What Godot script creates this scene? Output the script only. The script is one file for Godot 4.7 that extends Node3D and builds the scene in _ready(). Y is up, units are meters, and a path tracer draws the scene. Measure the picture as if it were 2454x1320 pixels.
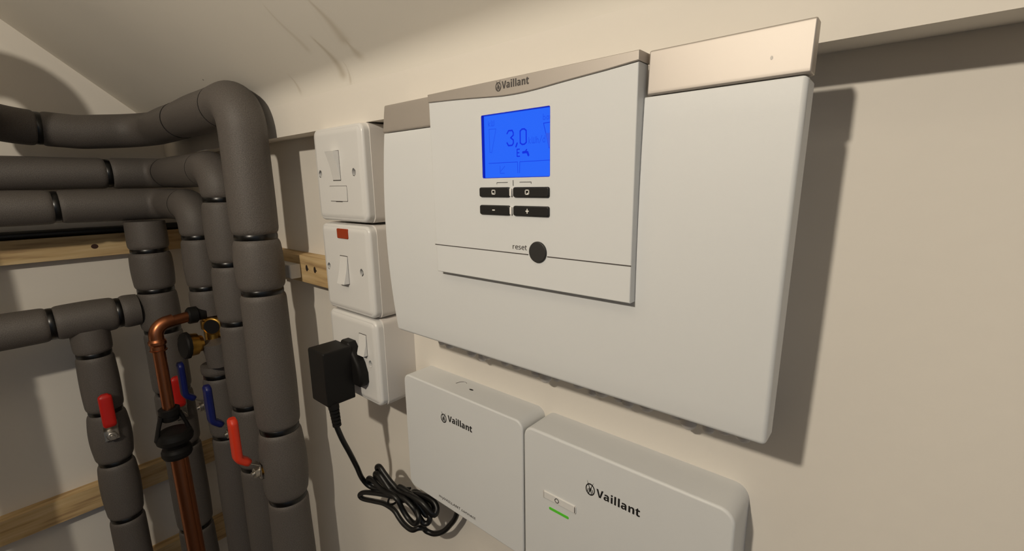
extends Node3D

# Boiler cupboard under a sloping ceiling. Survey frame: at(x, y, d) is metres to the right of the camera, above it, and
# in front of it along the normal of the right-hand wall; that wall is the plane z = 0 (d = 0.268), floor y = 0.

const EYE := Vector3(0.0, 1.5, 0.268)
const SLOPE := 0.82            # rise of the ceiling per metre away from the wall
const LAMP := Vector3(-0.146, 1.800, 0.688)

var M := {}
var taken := {}


func at(x: float, y: float, d: float) -> Vector3:
	return Vector3(x, EYE.y + y, EYE.z - d)


# ---------------------------------------------------------------- mesh building
class Sh:
	var v := PackedVector3Array()
	var n := PackedVector3Array()
	var uv := PackedVector2Array()
	var xf := Transform3D()

	func tri(a: Vector3, b: Vector3, c: Vector3, na: Vector3, nb: Vector3, nc: Vector3, ua := Vector2.ZERO, ub := Vector2.ZERO, uc := Vector2.ZERO) -> void:
		var g := (b - a).cross(c - a)
		if g.length_squared() < 1e-18:
			return
		if g.dot(na + nb + nc) > 0.0:
			var t := b
			b = c
			c = t
			t = nb
			nb = nc
			nc = t
			var tu := ub
			ub = uc
			uc = tu
		for p: Vector3 in [a, b, c]:
			v.append(xf * p)
		for q: Vector3 in [na, nb, nc]:
			n.append((xf.basis * q).normalized())
		uv.append(ua)
		uv.append(ub)
		uv.append(uc)

	func quad(a: Vector3, b: Vector3, c: Vector3, d: Vector3, na: Vector3, nb: Vector3, nc: Vector3, nd: Vector3) -> void:
		tri(a, b, c, na, nb, nc)
		tri(a, c, d, na, nc, nd)

	func mesh() -> ArrayMesh:
		var arr := []
		arr.resize(Mesh.ARRAY_MAX)
		arr[Mesh.ARRAY_VERTEX] = v
		arr[Mesh.ARRAY_NORMAL] = n
		arr[Mesh.ARRAY_TEX_UV] = uv
		var m := ArrayMesh.new()
		m.add_surface_from_arrays(Mesh.PRIMITIVE_TRIANGLES, arr)
		return m

	func edge_normals(o: PackedVector2Array) -> PackedVector2Array:
		var e := PackedVector2Array()
		for i in o.size():
			var d := o[(i + 1) % o.size()] - o[i]
			e.append(Vector2(d.y, -d.x).normalized())
		return e

	func inset(o: PackedVector2Array, r: float) -> PackedVector2Array:
		var e := edge_normals(o)
		var res := PackedVector2Array()
		for i in o.size():
			var p := e[(i - 1 + o.size()) % o.size()]
			var q := e[i]
			var k := maxf(1.0 + p.dot(q), 0.3)
			res.append(o[i] - (p + q) / k * r)
		return res

	func cap(o: PackedVector2Array, z: float, up: float, holes: Array = []) -> void:
		var pieces: Array = [o]
		for h in holes:
			var hp: PackedVector2Array = h
			var c := Vector2.ZERO
			for p in hp:
				c += p / hp.size()
			var next: Array = []
			for piece in pieces:
				for s: float in [-1.0, 1.0]:
					var half := PackedVector2Array([Vector2(-9, c.y), Vector2(9, c.y), Vector2(9, c.y + 9 * s), Vector2(-9, c.y + 9 * s)])
					for part in Geometry2D.intersect_polygons(piece, half):
						next.append_array(Geometry2D.clip_polygons(part, hp))
			pieces = next
		var k := Vector3(0, 0, up)
		for piece in pieces:
			var ix := Geometry2D.triangulate_polygon(piece)
			if ix.is_empty():
				var m := Vector2.ZERO
				for p: Vector2 in piece:
					m += p / piece.size()
				for i in piece.size():
					var p: Vector2 = piece[i]
					var q: Vector2 = piece[(i + 1) % piece.size()]
					tri(Vector3(m.x, m.y, z), Vector3(p.x, p.y, z), Vector3(q.x, q.y, z), k, k, k)
			for t in range(0, ix.size(), 3):
				var a: Vector2 = piece[ix[t]]
				var b: Vector2 = piece[ix[t + 1]]
				var c: Vector2 = piece[ix[t + 2]]
				tri(Vector3(a.x, a.y, z), Vector3(b.x, b.y, z), Vector3(c.x, c.y, z), k, k, k, a, b, c)

	func wall(o: PackedVector2Array, p: PackedVector2Array, z0: float, z1: float, t0: float, t1: float, dir := 1.0) -> void:
		# ring between outline o at z0 and p at z1; t0, t1: how far the normal leans to z (sine)
		var e := edge_normals(o)
		var cnt := o.size()
		for i in cnt:
			var j := (i + 1) % cnt
			var na := e[i]
			var nb := e[i]
			var prev := e[(i - 1 + cnt) % cnt]
			var nxt := e[j]
			if prev.dot(na) > 0.7:
				na = (prev + na).normalized()
			if nxt.dot(nb) > 0.7:
				nb = (nxt + nb).normalized()
			na *= dir
			nb *= dir
			var c0 := sqrt(maxf(0.0, 1.0 - t0 * t0))
			var c1 := sqrt(maxf(0.0, 1.0 - t1 * t1))
			quad(Vector3(o[i].x, o[i].y, z0), Vector3(o[j].x, o[j].y, z0), Vector3(p[j].x, p[j].y, z1), Vector3(p[i].x, p[i].y, z1), Vector3(na.x * c0, na.y * c0, t0), Vector3(nb.x * c0, nb.y * c0, t0), Vector3(nb.x * c1, nb.y * c1, t1), Vector3(na.x * c1, na.y * c1, t1))

	func prism(o: PackedVector2Array, z0: float, z1: float, r := 0.0, seg := 3, holes: Array = [], depth := 0.003, both := false, dome := 0.0, dome_width := 0.006) -> void:
		# extrudes the outline (anticlockwise seen from +z) and rounds the front edge by r, the back edge too if «both»
		var lo := z0 + r if both else z0
		wall(o, o, lo, z1 - r, 0, 0)
		var last := o
		var last_z := z1 - r
		var last_t := 0.0
		var k := 1
		while r > 0.0 and k <= seg:
			var a := PI / 2 * k / seg
			var p := inset(o, r * (1.0 - cos(a)))
			wall(last, p, last_z, z1 - r + r * sin(a), last_t, sin(a))
			if both:
				wall(last, p, z0 + z1 - last_z, z0 + r - r * sin(a), -last_t, -sin(a))
			last = p
			last_z = z1 - r + r * sin(a)
			last_t = sin(a)
			k += 1
		for i in 4 if dome > 0.0 else 0:
			# a gently pillowed face inside the rounded edge
			var t0 := dome * (1.0 - i / 4.0) * 2.0 / dome_width
			var t1 := dome * (1.0 - (i + 1) / 4.0) * 2.0 / dome_width
			var p := inset(last, dome_width / 4.0)
			var zz := last_z + (t0 + t1) / 2.0 * dome_width / 4.0
			wall(last, p, last_z, zz, 1.0 / sqrt(1.0 + t0 * t0), 1.0 / sqrt(1.0 + t1 * t1))
			last = p
			last_z = zz
		cap(last, last_z if dome > 0.0 else z1, 1.0, holes)
		cap(last if both else o, z0, -1.0)
		for h in holes:
			wall(h, h, z1 - depth, last_z if dome > 0.0 else z1, 0, 0, -1.0)
			cap(h, z1 - depth, 1.0)

	func sweep(path: Array, r1: Array, r2: Array = [], side := Vector3.ZERO, segs := 24, caps := true, power := 2.0) -> void:
		var cnt := path.size()
		var prev_n := side
		var rings: Array = []
		var norms: Array = []
		var tang: Array = []
		for i in cnt:
			var t: Vector3 = (path[mini(i + 1, cnt - 1)] - path[maxi(i - 1, 0)]).normalized()
			tang.append(t)
			if prev_n == Vector3.ZERO:
				prev_n = t.cross(Vector3(0.31, 0.52, 0.79)).normalized()
			var u := (prev_n - t * prev_n.dot(t)).normalized()
			prev_n = side if side != Vector3.ZERO else u
			var w := t.cross(u)
			var a: float = r1[i]
			var b: float = r2[i] if r2.size() else a
			var i0 := maxi(i - 1, 0)
			var i1 := mini(i + 1, cnt - 1)
			var ds := maxf(((path[i1] as Vector3) - (path[i0] as Vector3)).length(), 1e-6)
			var slope: float = (r1[i1] - r1[i0]) / ds
			var ring := PackedVector3Array()
			var nr := PackedVector3Array()
			for s in segs:
				var ph := TAU * s / segs
				var cx := cos(ph)
				var sx := sin(ph)
				if power != 2.0:
					cx = signf(cx) * pow(absf(cx), 2.0 / power)
					sx = signf(sx) * pow(absf(sx), 2.0 / power)
				ring.append(path[i] + u * (a * cx) + w * (b * sx))
				var nn := u * (signf(cx) * pow(absf(cx), power - 1.0) / maxf(a, 1e-5)) + w * (signf(sx) * pow(absf(sx), power - 1.0) / maxf(b, 1e-5))
				nr.append((nn.normalized() - t * slope).normalized())
			rings.append(ring)
			norms.append(nr)
		for i in cnt - 1:
			for s in segs:
				var q := (s + 1) % segs
				quad(rings[i][s], rings[i][q], rings[i + 1][q], rings[i + 1][s], norms[i][s], norms[i][q], norms[i + 1][q], norms[i + 1][s])
		if caps:
			for e in [0, cnt - 1]:
				var k: Vector3 = tang[e] * (-1.0 if e == 0 else 1.0)
				for s in segs:
					tri(path[e], rings[e][s], rings[e][(s + 1) % segs], k, k, k)

	func lathe(from: Vector3, axis: Vector3, prof: Array, segs := 32) -> void:
		# prof: [distance along axis, radius] pairs; a step is two pairs at nearly the same distance
		var path: Array = []
		var rr: Array = []
		for i in prof.size():
			path.append(from + axis * float(prof[i][0]))
			rr.append(float(prof[i][1]))
		for i in prof.size() - 1:
			sweep([path[i], path[i + 1]], [rr[i], rr[i + 1]], [], Vector3.ZERO, segs, true)


func box_sh(lo: Vector3, hi: Vector3, r := 0.0, seg := 2) -> Sh:
	var s := Sh.new()
	s.prism(PackedVector2Array([Vector2(lo.x, lo.y), Vector2(hi.x, lo.y), Vector2(hi.x, hi.y), Vector2(lo.x, hi.y)]), lo.z, hi.z, r, seg, [], 0.0, true)
	return s


func round_rect(cx: float, cy: float, w: float, h: float, r: float, seg := 5) -> PackedVector2Array:
	var o := PackedVector2Array()
	for k in 4:
		var c := Vector2(cx + (w / 2 - r) * [1, -1, -1, 1][k], cy + (h / 2 - r) * [1, 1, -1, -1][k])
		for i in seg + 1:
			o.append(c + Vector2.from_angle(PI / 2 * (k + float(i) / seg)) * r)
	return o


func circle(cx: float, cy: float, rx: float, ry := -1.0, seg := 24) -> PackedVector2Array:
	var o := PackedVector2Array()
	for i in seg:
		var a := TAU * (i + 0.37) / seg
		o.append(Vector2(cx + cos(a) * rx, cy + sin(a) * (ry if ry > 0 else rx)))
	return o


# ---------------------------------------------------------------- nodes
func numbered(called: String) -> String:
	taken[called] = taken.get(called, -1) + 1
	return called if taken[called] == 0 else "%s_%03d" % [called, taken[called]]


func tag(o: Node3D, label: String, category: String, group := "") -> Node3D:
	o.set_meta("label", label)
	o.set_meta("category", category)
	if group:
		o.set_meta("group", group)
	return o


func thing(called: String, label: String, category: String, where: Vector3, group := "") -> Node3D:
	var o := Node3D.new()
	o.name = numbered(called)
	o.position = where
	add_child(o)
	return tag(o, label, category, group)


func put(called: String, sh: Sh, mat: Material, parent: Node3D, label := "") -> MeshInstance3D:
	# the shape is in world axes; the node sits at its parent's origin
	var o := MeshInstance3D.new()
	o.name = called
	var off := Vector3.ZERO
	var p: Node = parent
	while p != self and p is Node3D:
		off += (p as Node3D).position
		p = p.get_parent()
	if off != Vector3.ZERO:
		for i in sh.v.size():
			sh.v[i] -= off
	o.mesh = sh.mesh()
	o.material_override = mat
	o.cast_shadow = GeometryInstance3D.SHADOW_CASTING_SETTING_ON
	if label:
		o.set_meta("label", label)
	parent.add_child(o, true)
	return o


func structure(called: String, sh: Sh, mat: Material) -> MeshInstance3D:
	var o := put(called, sh, mat, self)
	o.set_meta("kind", "structure")
	return o


func face_xf(d: float) -> Transform3D:
	# local xy = survey x, y; local z out of the wall, 0 at distance d
	return Transform3D(Basis(), at(0, 0, d))


func face(d: float) -> Sh:
	var s := Sh.new()
	s.xf = face_xf(d)
	return s


func side_profile(x: float) -> Sh:
	# for prisms along x: local x = distance d, local y = survey y, local z = world x
	var s := Sh.new()
	s.xf = Transform3D(Basis(Vector3(0, 0, -1), Vector3(0, 1, 0), Vector3(1, 0, 0)), Vector3(x, EYE.y, EYE.z))
	return s


func lettering(called: String, text: String, x: float, y: float, w: float, h: float, d: float, mat: Material, parent: Node3D, bold := true) -> void:
	# text whose ink box starts at (x, y) and is w by h, on the face at distance d
	var f := SystemFont.new()
	f.font_names = PackedStringArray(["Droid Sans"])
	f.font_weight = 700 if bold else 400
	var t := TextMesh.new()
	t.font = f
	t.text = text
	t.font_size = 64
	t.pixel_size = 0.01
	t.depth = 0.05
	t.curve_step = 2.0
	t.horizontal_alignment = HORIZONTAL_ALIGNMENT_LEFT
	var src := t.surface_get_arrays(0)
	var vs: PackedVector3Array = src[Mesh.ARRAY_VERTEX]
	var ns: PackedVector3Array = src[Mesh.ARRAY_NORMAL]
	var ix: PackedInt32Array = src[Mesh.ARRAY_INDEX] if src[Mesh.ARRAY_INDEX] else PackedInt32Array(range(vs.size()))
	var box := AABB(vs[0], Vector3.ZERO)
	for p in vs:
		box = box.expand(p)
	var s := Sh.new()
	s.xf = face_xf(d)
	var k := Vector3(w / box.size.x, h / box.size.y, 0.00025 / maxf(box.size.z, 1e-5))
	for i in range(0, ix.size(), 3):
		var q: Array = []
		for j in 3:
			q.append((vs[ix[i + j]] - box.position) * k + Vector3(x, y, -0.00005))
		s.tri(q[0], q[1], q[2], ns[ix[i]], ns[ix[i + 1]], ns[ix[i + 2]])
	put(called, s, mat, parent)


func stroke2(s: Sh, a: Vector2, b: Vector2, w: float, z := 0.0002) -> void:
	var dir := (b - a).normalized()
	var side := Vector2(-dir.y, dir.x) * w / 2
	s.prism(PackedVector2Array([a + side, a - side, b - side, b + side]), -0.00005, z)


func emblem(cx: float, cy: float, w: float, h: float, d: float, mat: Material, parent: Node3D) -> void:
	# an oval ring with two pointed ears above it and a small long-faced animal inside
	var s := face(d)
	var o := circle(cx, cy - h * 0.07, w * 0.5, h * 0.43, 32)
	var i := circle(cx, cy - h * 0.07, w * 0.41, h * 0.35, 32)
	for k in 32:
		var q := (k + 1) % 32
		s.prism(PackedVector2Array([i[k], o[k], o[q], i[q]]), -0.00005, 0.0002)
	for g: float in [-1.0, 1.0]:
		s.prism(_ccw([Vector2(cx, cy - h * 0.02), Vector2(cx + g * w * 0.14, cy + h * 0.1), Vector2(cx + g * w * 0.36, cy + h * 0.5), Vector2(cx + g * w * 0.2, cy + h * 0.3)]), -0.00005, 0.0002)
		s.prism(_ccw([Vector2(cx, cy - h * 0.02), Vector2(cx + g * w * 0.13, cy + h * 0.08), Vector2(cx + g * w * 0.11, cy - h * 0.16), Vector2(cx, cy - h * 0.24)]), -0.00005, 0.0002)
		stroke2(s, Vector2(cx + g * w * 0.09, cy - h * 0.2), Vector2(cx + g * w * 0.17, cy - h * 0.43), w * 0.07)
		stroke2(s, Vector2(cx + g * w * 0.22, cy - h * 0.05), Vector2(cx + g * w * 0.29, cy - h * 0.3), w * 0.06)
	put("emblem", s, mat, parent)


func _ccw(l: Array) -> PackedVector2Array:
	var p := PackedVector2Array(l)
	if Geometry2D.is_polygon_clockwise(p):
		p.reverse()
	return p


# ---------------------------------------------------------------- materials
func mat(c: Color, rough := 0.6, metal := 0.0) -> StandardMaterial3D:
	var m := StandardMaterial3D.new()
	m.albedo_color = c
	m.roughness = rough
	m.metallic = metal
	return m


func noise_tex(freq: float, sd: int, ramp: Gradient = null, normal := false, strength := 2.0, octaves := 4) -> NoiseTexture2D:
	var f := FastNoiseLite.new()
	f.noise_type = FastNoiseLite.TYPE_SIMPLEX_SMOOTH
	f.seed = sd
	f.frequency = freq
	f.fractal_octaves = octaves
	var t := NoiseTexture2D.new()
	t.width = 512
	t.height = 512
	t.seamless = true
	t.noise = f
	if normal:
		t.as_normal_map = true
		t.bump_strength = strength
	if ramp:
		t.color_ramp = ramp
	return t


func ramp2(a: Color, b: Color) -> Gradient:
	var g := Gradient.new()
	g.set_color(0, a)
	g.set_color(1, b)
	return g


func tri_mapped(m: StandardMaterial3D, scale: Vector3, world := true) -> StandardMaterial3D:
	m.uv1_triplanar = true
	m.uv1_world_triplanar = world
	m.uv1_scale = scale
	return m


func bump(m: StandardMaterial3D, freq: float, sd: int, scale: float, amount: float) -> StandardMaterial3D:
	m.normal_enabled = true
	m.normal_texture = noise_tex(freq, sd, null, true, 3.0)
	m.normal_scale = amount
	return tri_mapped(m, Vector3.ONE * scale)


func wood(scale: Vector3, sd: int) -> StandardMaterial3D:
	var m := mat(Color(1, 1, 1), 0.7)
	var g := Gradient.new()
	g.set_color(0, Color(0.62, 0.50, 0.35))
	g.set_color(1, Color(0.86, 0.76, 0.58))
	g.add_point(0.45, Color(0.79, 0.67, 0.48))
	m.albedo_texture = noise_tex(0.012, sd, g, false, 1.0, 5)
	return tri_mapped(m, scale)


func materials() -> void:
	M.plaster = bump(mat(Color(0.90, 0.875, 0.835), 0.92), 0.02, 11, 6.0, 0.12)
	M.floor = mat(Color(0.36, 0.33, 0.30), 0.8)  # floor out of view, kept dark to cut bounced light
	M.dark_unseen_wall = mat(Color(0.42, 0.37, 0.31), 0.8)
	M.cover = bump(mat(Color(0.855, 0.86, 0.86), 0.5), 0.2, 21, 25.0, 0.05)
	M.switch = mat(Color(0.875, 0.87, 0.86), 0.28)
	M.back_box = mat(Color(0.86, 0.84, 0.82), 0.4)
	M.silver = mat(Color(0.74, 0.71, 0.68), 0.56, 0.75)
	M.print = mat(Color(0.09, 0.08, 0.075), 0.6)
	M.grey_print = mat(Color(0.30, 0.28, 0.27), 0.6)
	M.key = mat(Color(0.085, 0.08, 0.08), 0.45)
	M.key_print = mat(Color(0.93, 0.92, 0.90), 0.6)
	M.reset = mat(Color(0.17, 0.165, 0.16), 0.55)
	M.neon = mat(Color(0.62, 0.22, 0.07), 0.25)
	M.hole_shade = mat(Color(0.13, 0.105, 0.09), 0.8)  # dark tone put in for the shade inside holes
	M.black = mat(Color(0.10, 0.095, 0.092), 0.5)
	M.black.metallic_specular = 0.3
	M.cable = mat(Color(0.05, 0.048, 0.048), 0.42)
	M.strap = mat(Color(0.03, 0.028, 0.028), 0.3)
	M.cloth = mat(Color(0.03, 0.028, 0.028), 0.8)
	M.foam = bump(mat(Color(1, 1, 1), 0.58), 0.12, 31, 15.0, 0.6)
	M.foam.albedo_texture = noise_tex(0.09, 32, ramp2(Color(0.27, 0.25, 0.235), Color(0.43, 0.405, 0.385)), false, 1.0, 5)
	M.seam = mat(Color(0.05, 0.045, 0.04), 0.9)
	M.copper = mat(Color(0.66, 0.42, 0.29), 0.33, 1.0)
	M.brass = mat(Color(0.72, 0.56, 0.27), 0.32, 1.0)
	M.steel = mat(Color(0.72, 0.70, 0.67), 0.35, 1.0)
	M.red = mat(Color(0.74, 0.11, 0.08), 0.42)
	M.orange_red = mat(Color(0.80, 0.20, 0.09), 0.45)
	M.blue = mat(Color(0.03, 0.08, 0.34), 0.4)
	M.gland = mat(Color(0.82, 0.80, 0.78), 0.6)
	M.wood_x = wood(Vector3(1.2, 14.0, 14.0), 41)
	M.wood_z = wood(Vector3(14.0, 14.0, 1.2), 42)
	M.knot = mat(Color(0.24, 0.12, 0.06), 0.7)
	M.rust = mat(Color(0.15, 0.10, 0.07), 0.7)
	M.clip = mat(Color(0.80, 0.79, 0.77), 0.5)
	M.green = mat(Color(0.22, 0.55, 0.10), 0.5)
	M.green.emission_enabled = true
	M.green.emission = Color(0.33, 0.68, 0.16)
	M.green.emission_energy_multiplier = 0.4
	M.well = mat(Color(0.02, 0.05, 0.35), 0.4)  # screen light on the recess walls, painted as blue colour and emission
	M.well.emission_enabled = true
	M.well.emission = Color(0.05, 0.14, 0.86)
	M.well.emission_energy_multiplier = 0.5
	M.bulb = mat(Color(1, 0.95, 0.85), 0.5)
	M.bulb.emission_enabled = true
	M.bulb.emission = Color(1.0, 0.955, 0.88)
	M.bulb.emission_energy_multiplier = 0.6


func _ready() -> void:
	# ---- camera, sky, lamp, exposure
	var cam := Camera3D.new()
	cam.name = "camera"
	cam.transform = Transform3D(Basis(Vector3(0.760516, -0.013835, -0.649172), Vector3(-0.117083, 0.980463, -0.15806), Vector3(0.638676, 0.196214, 0.744038)).orthonormalized(), EYE)
	cam.fov = 62.195
	cam.near = 0.01
	cam.current = true
	add_child(cam)
	var env := Environment.new()
	env.background_mode = Environment.BG_SKY
	var sky := Sky.new()
	var sm := ProceduralSkyMaterial.new()
	sm.sky_top_color = Color(0.60, 0.69, 0.80)
	sm.sky_horizon_color = Color(0.66, 0.74, 0.83)
	sm.ground_horizon_color = Color(0.62, 0.68, 0.73)
	sm.ground_bottom_color = Color(0.40, 0.43, 0.46)
	sm.sun_angle_max = 0.0
	sm.sky_energy_multiplier = 0.78
	sm.ground_energy_multiplier = 0.78
	sky.sky_material = sm
	env.sky = sky
	env.tonemap_mode = Environment.TONE_MAPPER_LINEAR
	env.tonemap_exposure = 1.0
	env.sdfgi_enabled = true
	env.ssao_enabled = true
	env.ssil_enabled = true
	var we := WorldEnvironment.new()
	we.name = "world"
	we.environment = env
	add_child(we)
	var lamp := OmniLight3D.new()
	lamp.name = "lamp_light"
	lamp.position = LAMP
	lamp.light_color = Color(1.0, 0.955, 0.88)
	lamp.light_energy = 0.32
	lamp.light_size = 0.016
	lamp.omni_range = 6.0
	lamp.omni_attenuation = 2.0
	lamp.shadow_enabled = true
	add_child(lamp)

	materials()
	room()
	battens()
	controller()
	switches()
	small_boxes()
	adapter()
	pipes()
	valves()
	copper()
	pendant()


# ---------------------------------------------------------------- the room
func room() -> void:
	structure("wall_right", box_sh(Vector3(-1.1, 0, -0.1), Vector3(1.0, 2.6, 0)), M.plaster)
	var far := structure("wall_left", box_sh(Vector3(-1.1, 0, 0), Vector3(-1.0, 2.6, 1.7)), M.plaster)
	structure("wall_back", box_sh(Vector3(-1.1, 0, 1.6), Vector3(1.0, 2.6, 1.7)), M.dark_unseen_wall)  # unseen behind the camera, made dark so less light bounces back
	# out of view: opening in this wall placed to let in cool sky light
	var w := Sh.new()
	for b in [[Vector3(0.9, 0, 0), Vector3(1.0, 2.6, 0.25)], [Vector3(0.9, 0, 1.5), Vector3(1.0, 2.6, 1.6)], [Vector3(0.9, 2.1, 0.25), Vector3(1.0, 2.6, 1.5)]]:
		var part := box_sh(b[0], b[1])
		w.v.append_array(part.v)
		w.n.append_array(part.n)
		w.uv.append_array(part.uv)
	structure("wall_front", w, M.plaster)
	structure("floor", box_sh(Vector3(-1.1, -0.1, -0.1), Vector3(1.0, 0, 1.7)), M.floor)

	# timber band along the top of the wall, its underside a little out of level
	var band := Sh.new()
	band.xf = Transform3D(Basis(Vector3(0, 0, 1), Vector3(0, 1, 0), Vector3(-1, 0, 0)), Vector3(1.0, EYE.y, 0))
	band.prism(PackedVector2Array([Vector2(0, 0.0571), Vector2(0.033, 0.0547), Vector2(0.033, 0.0880), Vector2(0, 0.0880)]), 0.0, 2.0)
	structure("trim_1", band, M.plaster)

	# sloping ceiling, coved into the band
	var y0 := 0.100
	var tl := 0.012
	var up := Vector2(1.0, SLOPE).normalized()
	var prof := PackedVector2Array([Vector2(0.033, y0 - tl)])
	for i in range(1, 8):
		var t := i / 8.0
		prof.append(Vector2(0.033, y0 - tl).lerp(Vector2(0.033, y0), t).lerp(Vector2(0.033, y0).lerp(Vector2(0.033, y0) + up * tl, t), t))
	prof.append(Vector2(0.033, y0) + up * tl)
	prof.append(Vector2(1.0, y0 + SLOPE * 0.97))
	prof.append(Vector2(1.6, y0 + SLOPE * 0.97))
	var c := Sh.new()
	var run := 0.0
	for i in prof.size() - 1:
		var a := prof[i]
		var b := prof[i + 1]
		var nrm: Array = []
		for k in [i, i + 1]:
			var lo := prof[maxi(k - 1, 0)]
			var hi := prof[mini(k + 1, prof.size() - 1)]
			var d := (hi - lo).normalized()
			if i >= 8:
				d = (b - a).normalized()
			nrm.append(Vector3(0, -d.x, d.y))
		var next := run + (b - a).length()
		var p := [Vector3(-1.0, EYE.y + a.y, a.x), Vector3(0.9, EYE.y + a.y, a.x), Vector3(0.9, EYE.y + b.y, b.x), Vector3(-1.0, EYE.y + b.y, b.x)]
		var u := [Vector2(0, run), Vector2(1.9, run), Vector2(1.9, next), Vector2(0, next)]
		for q: Array in [[0, 1, 2], [0, 2, 3]]:
			var ns: Array = []
			for k: int in q:
				ns.append(nrm[0] if k < 2 else nrm[1])
			c.tri(p[q[0]], p[q[1]], p[q[2]], ns[0], ns[1], ns[2], u[q[0]], u[q[1]], u[q[2]])
		# the outer face, 8 cm above
		var h := Vector3(0, 0.08, 0)
		c.quad(p[0] + h, p[1] + h, p[2] + h, p[3] + h, Vector3.UP, Vector3.UP, Vector3.UP, Vector3.UP)
		run = next
	structure("ceiling", c, ceiling_material())

	for hpos in [Vector2(0.0690, -0.2500), Vector2(0.0820, -0.2610)]:
		var s := Sh.new()
		s.lathe(at(-1.0, hpos.x, -hpos.y) + Vector3(-0.002, 0, 0), Vector3.RIGHT, [[0, 0.0], [0.0001, 0.006], [0.003, 0.006], [0.0032, 0.0]], 16)
		put("drilled_hole", s, M.hole_shade, far)


func ceiling_material() -> StandardMaterial3D:
	# plaster with three brown streaks and a few specks; 1 texel = 1 mm, u along the wall, v up the slope
	var im := Image.create(1024, 512, false, Image.FORMAT_RGB8)
	im.fill(Color(0.90, 0.875, 0.835))
	var streaks := [[0.640, 0.035, 0.066, 0.0035, 0.16], [0.6415, 0.020, 0.030, 0.003, 0.16], [0.605, 0.010, 0.042, 0.003, 0.20], [0.583, 0.040, 0.078, 0.002, 0.10], [0.520, 0.008, 0.020, 0.0015, 0.14], [0.614, 0.004, 0.014, 0.001, 0.16]]
	for s in streaks:
		for yy in range(int(s[1] * 1000) - 6, int(s[2] * 1000) + 7):
			for xx in range(int(s[0] * 1000) - 14, int(s[0] * 1000) + 15):
				var along := clampf((yy / 1000.0 - s[1]) / (s[2] - s[1]), 0.0, 1.0)
				var dy := (yy / 1000.0 - clampf(yy / 1000.0, s[1], s[2])) / 0.004
				var dx: float = (xx / 1000.0 - s[0] - 0.0012 * sin(yy * 0.13 + s[0] * 90.0)) / (s[3] * 1.3 * (1.3 - along))
				var k: float = s[4] * exp(-dx * dx - dy * dy)
				if xx >= 0 and yy >= 0 and xx < 1024 and yy < 512:
					im.set_pixel(xx, yy, im.get_pixel(xx, yy).lerp(Color(0.42, 0.33, 0.20), k))
	im.set_pixel(345, 52, Color(0.2, 0.16, 0.12))
	im.set_pixel(346, 52, Color(0.3, 0.26, 0.2))
	var m := mat(Color(1, 1, 1), 0.92)
	m.albedo_texture = ImageTexture.create_from_image(im)
	m.uv1_scale = Vector3(1.0 / 1.024, 1.0 / 0.512, 1.0)
	m.texture_repeat = false
	return m


func battens() -> void:
	var b := thing("wood_batten", "pale pine batten on the right-hand wall, running behind the thick pipe to the switches", "batten", at(-0.71, -0.113, 0.268), "")
	put("board", box_sh(at(-0.999, -0.1145, 0.268), at(-0.4495, -0.0810, 0.2493), 0.0012), M.wood_x, b)
	for x in [-0.5385, -0.5185]:
		var s := face(0.2493)
		s.prism(circle(x, -0.0955, 0.0028, 0.0040, 9), -0.001, 0.0002, 0.0001, 1)
		stroke2(s, Vector2(x - 0.001, -0.0945), Vector2(x + 0.0042, -0.0965), 0.0012, 0.0003)
		put("screw_hole", s, M.rust, b)
	var far := [["wood_batten", "knotted pine batten high on the far wall, with a black cable along its top", -0.105, -0.0705, 0.020, M.wood_z, [[-0.1175, -0.0885, 0.0045]]],
		["wood_batten", "knotted pine batten low on the far wall, crossing behind the leftmost lagged pipe", -0.527, -0.488, 0.020, M.wood_z, [[-0.110, -0.4995, 0.005]]],
		["wood_batten", "lowest pine batten on the far wall, at the bottom beside the copper pipe", -0.70, -0.655, 0.020, M.wood_z, []]]
	for f in far:
		var t := thing(f[0], f[1], "batten", at(-1.0, f[2], 0.0))
		put("board", box_sh(Vector3(-1.0, EYE.y + f[2], 0.0), Vector3(-1.0 + f[4], EYE.y + f[3], 1.2), 0.0012), f[5], t)
		for k in f[6]:
			var s := Sh.new()
			s.xf = Transform3D(Basis(Vector3(0, 0, -1), Vector3(0, 1, 0), Vector3(1, 0, 0)), Vector3(-1.0 + f[4], EYE.y, EYE.z))
			s.prism(circle(-k[0], k[1], k[2], k[2] * 0.85, 14), -0.002, 0.0003, 0.0002, 1)
			put("knot", s, M.knot, t)
	var cab := Sh.new()
	cab.sweep([Vector3(-0.990, EYE.y - 0.0645, 0.002), Vector3(-0.990, EYE.y - 0.064, 0.4), Vector3(-0.990, EYE.y - 0.0645, 1.2)], [0.006, 0.006, 0.006], [], Vector3.ZERO, 14)
	var cable := put("black_cable", cab, M.cable, self)
	tag(cable, "black cable lying along the top of the high batten on the far wall", "cable")
	var clip := put("pipe_clip", box_sh(at(-0.62, -0.1085, 0.2493), at(-0.5535, -0.0915, 0.2350), 0.002), M.clip, self)
	tag(clip, "white plastic pipe clip fixed to the pine batten behind the thick pipe", "clip")


# ---------------------------------------------------------------- heating controller
func cover_depth(y: float) -> float:
	return 0.2105 + 0.35 * (y + 0.03) * (y + 0.03)


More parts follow.
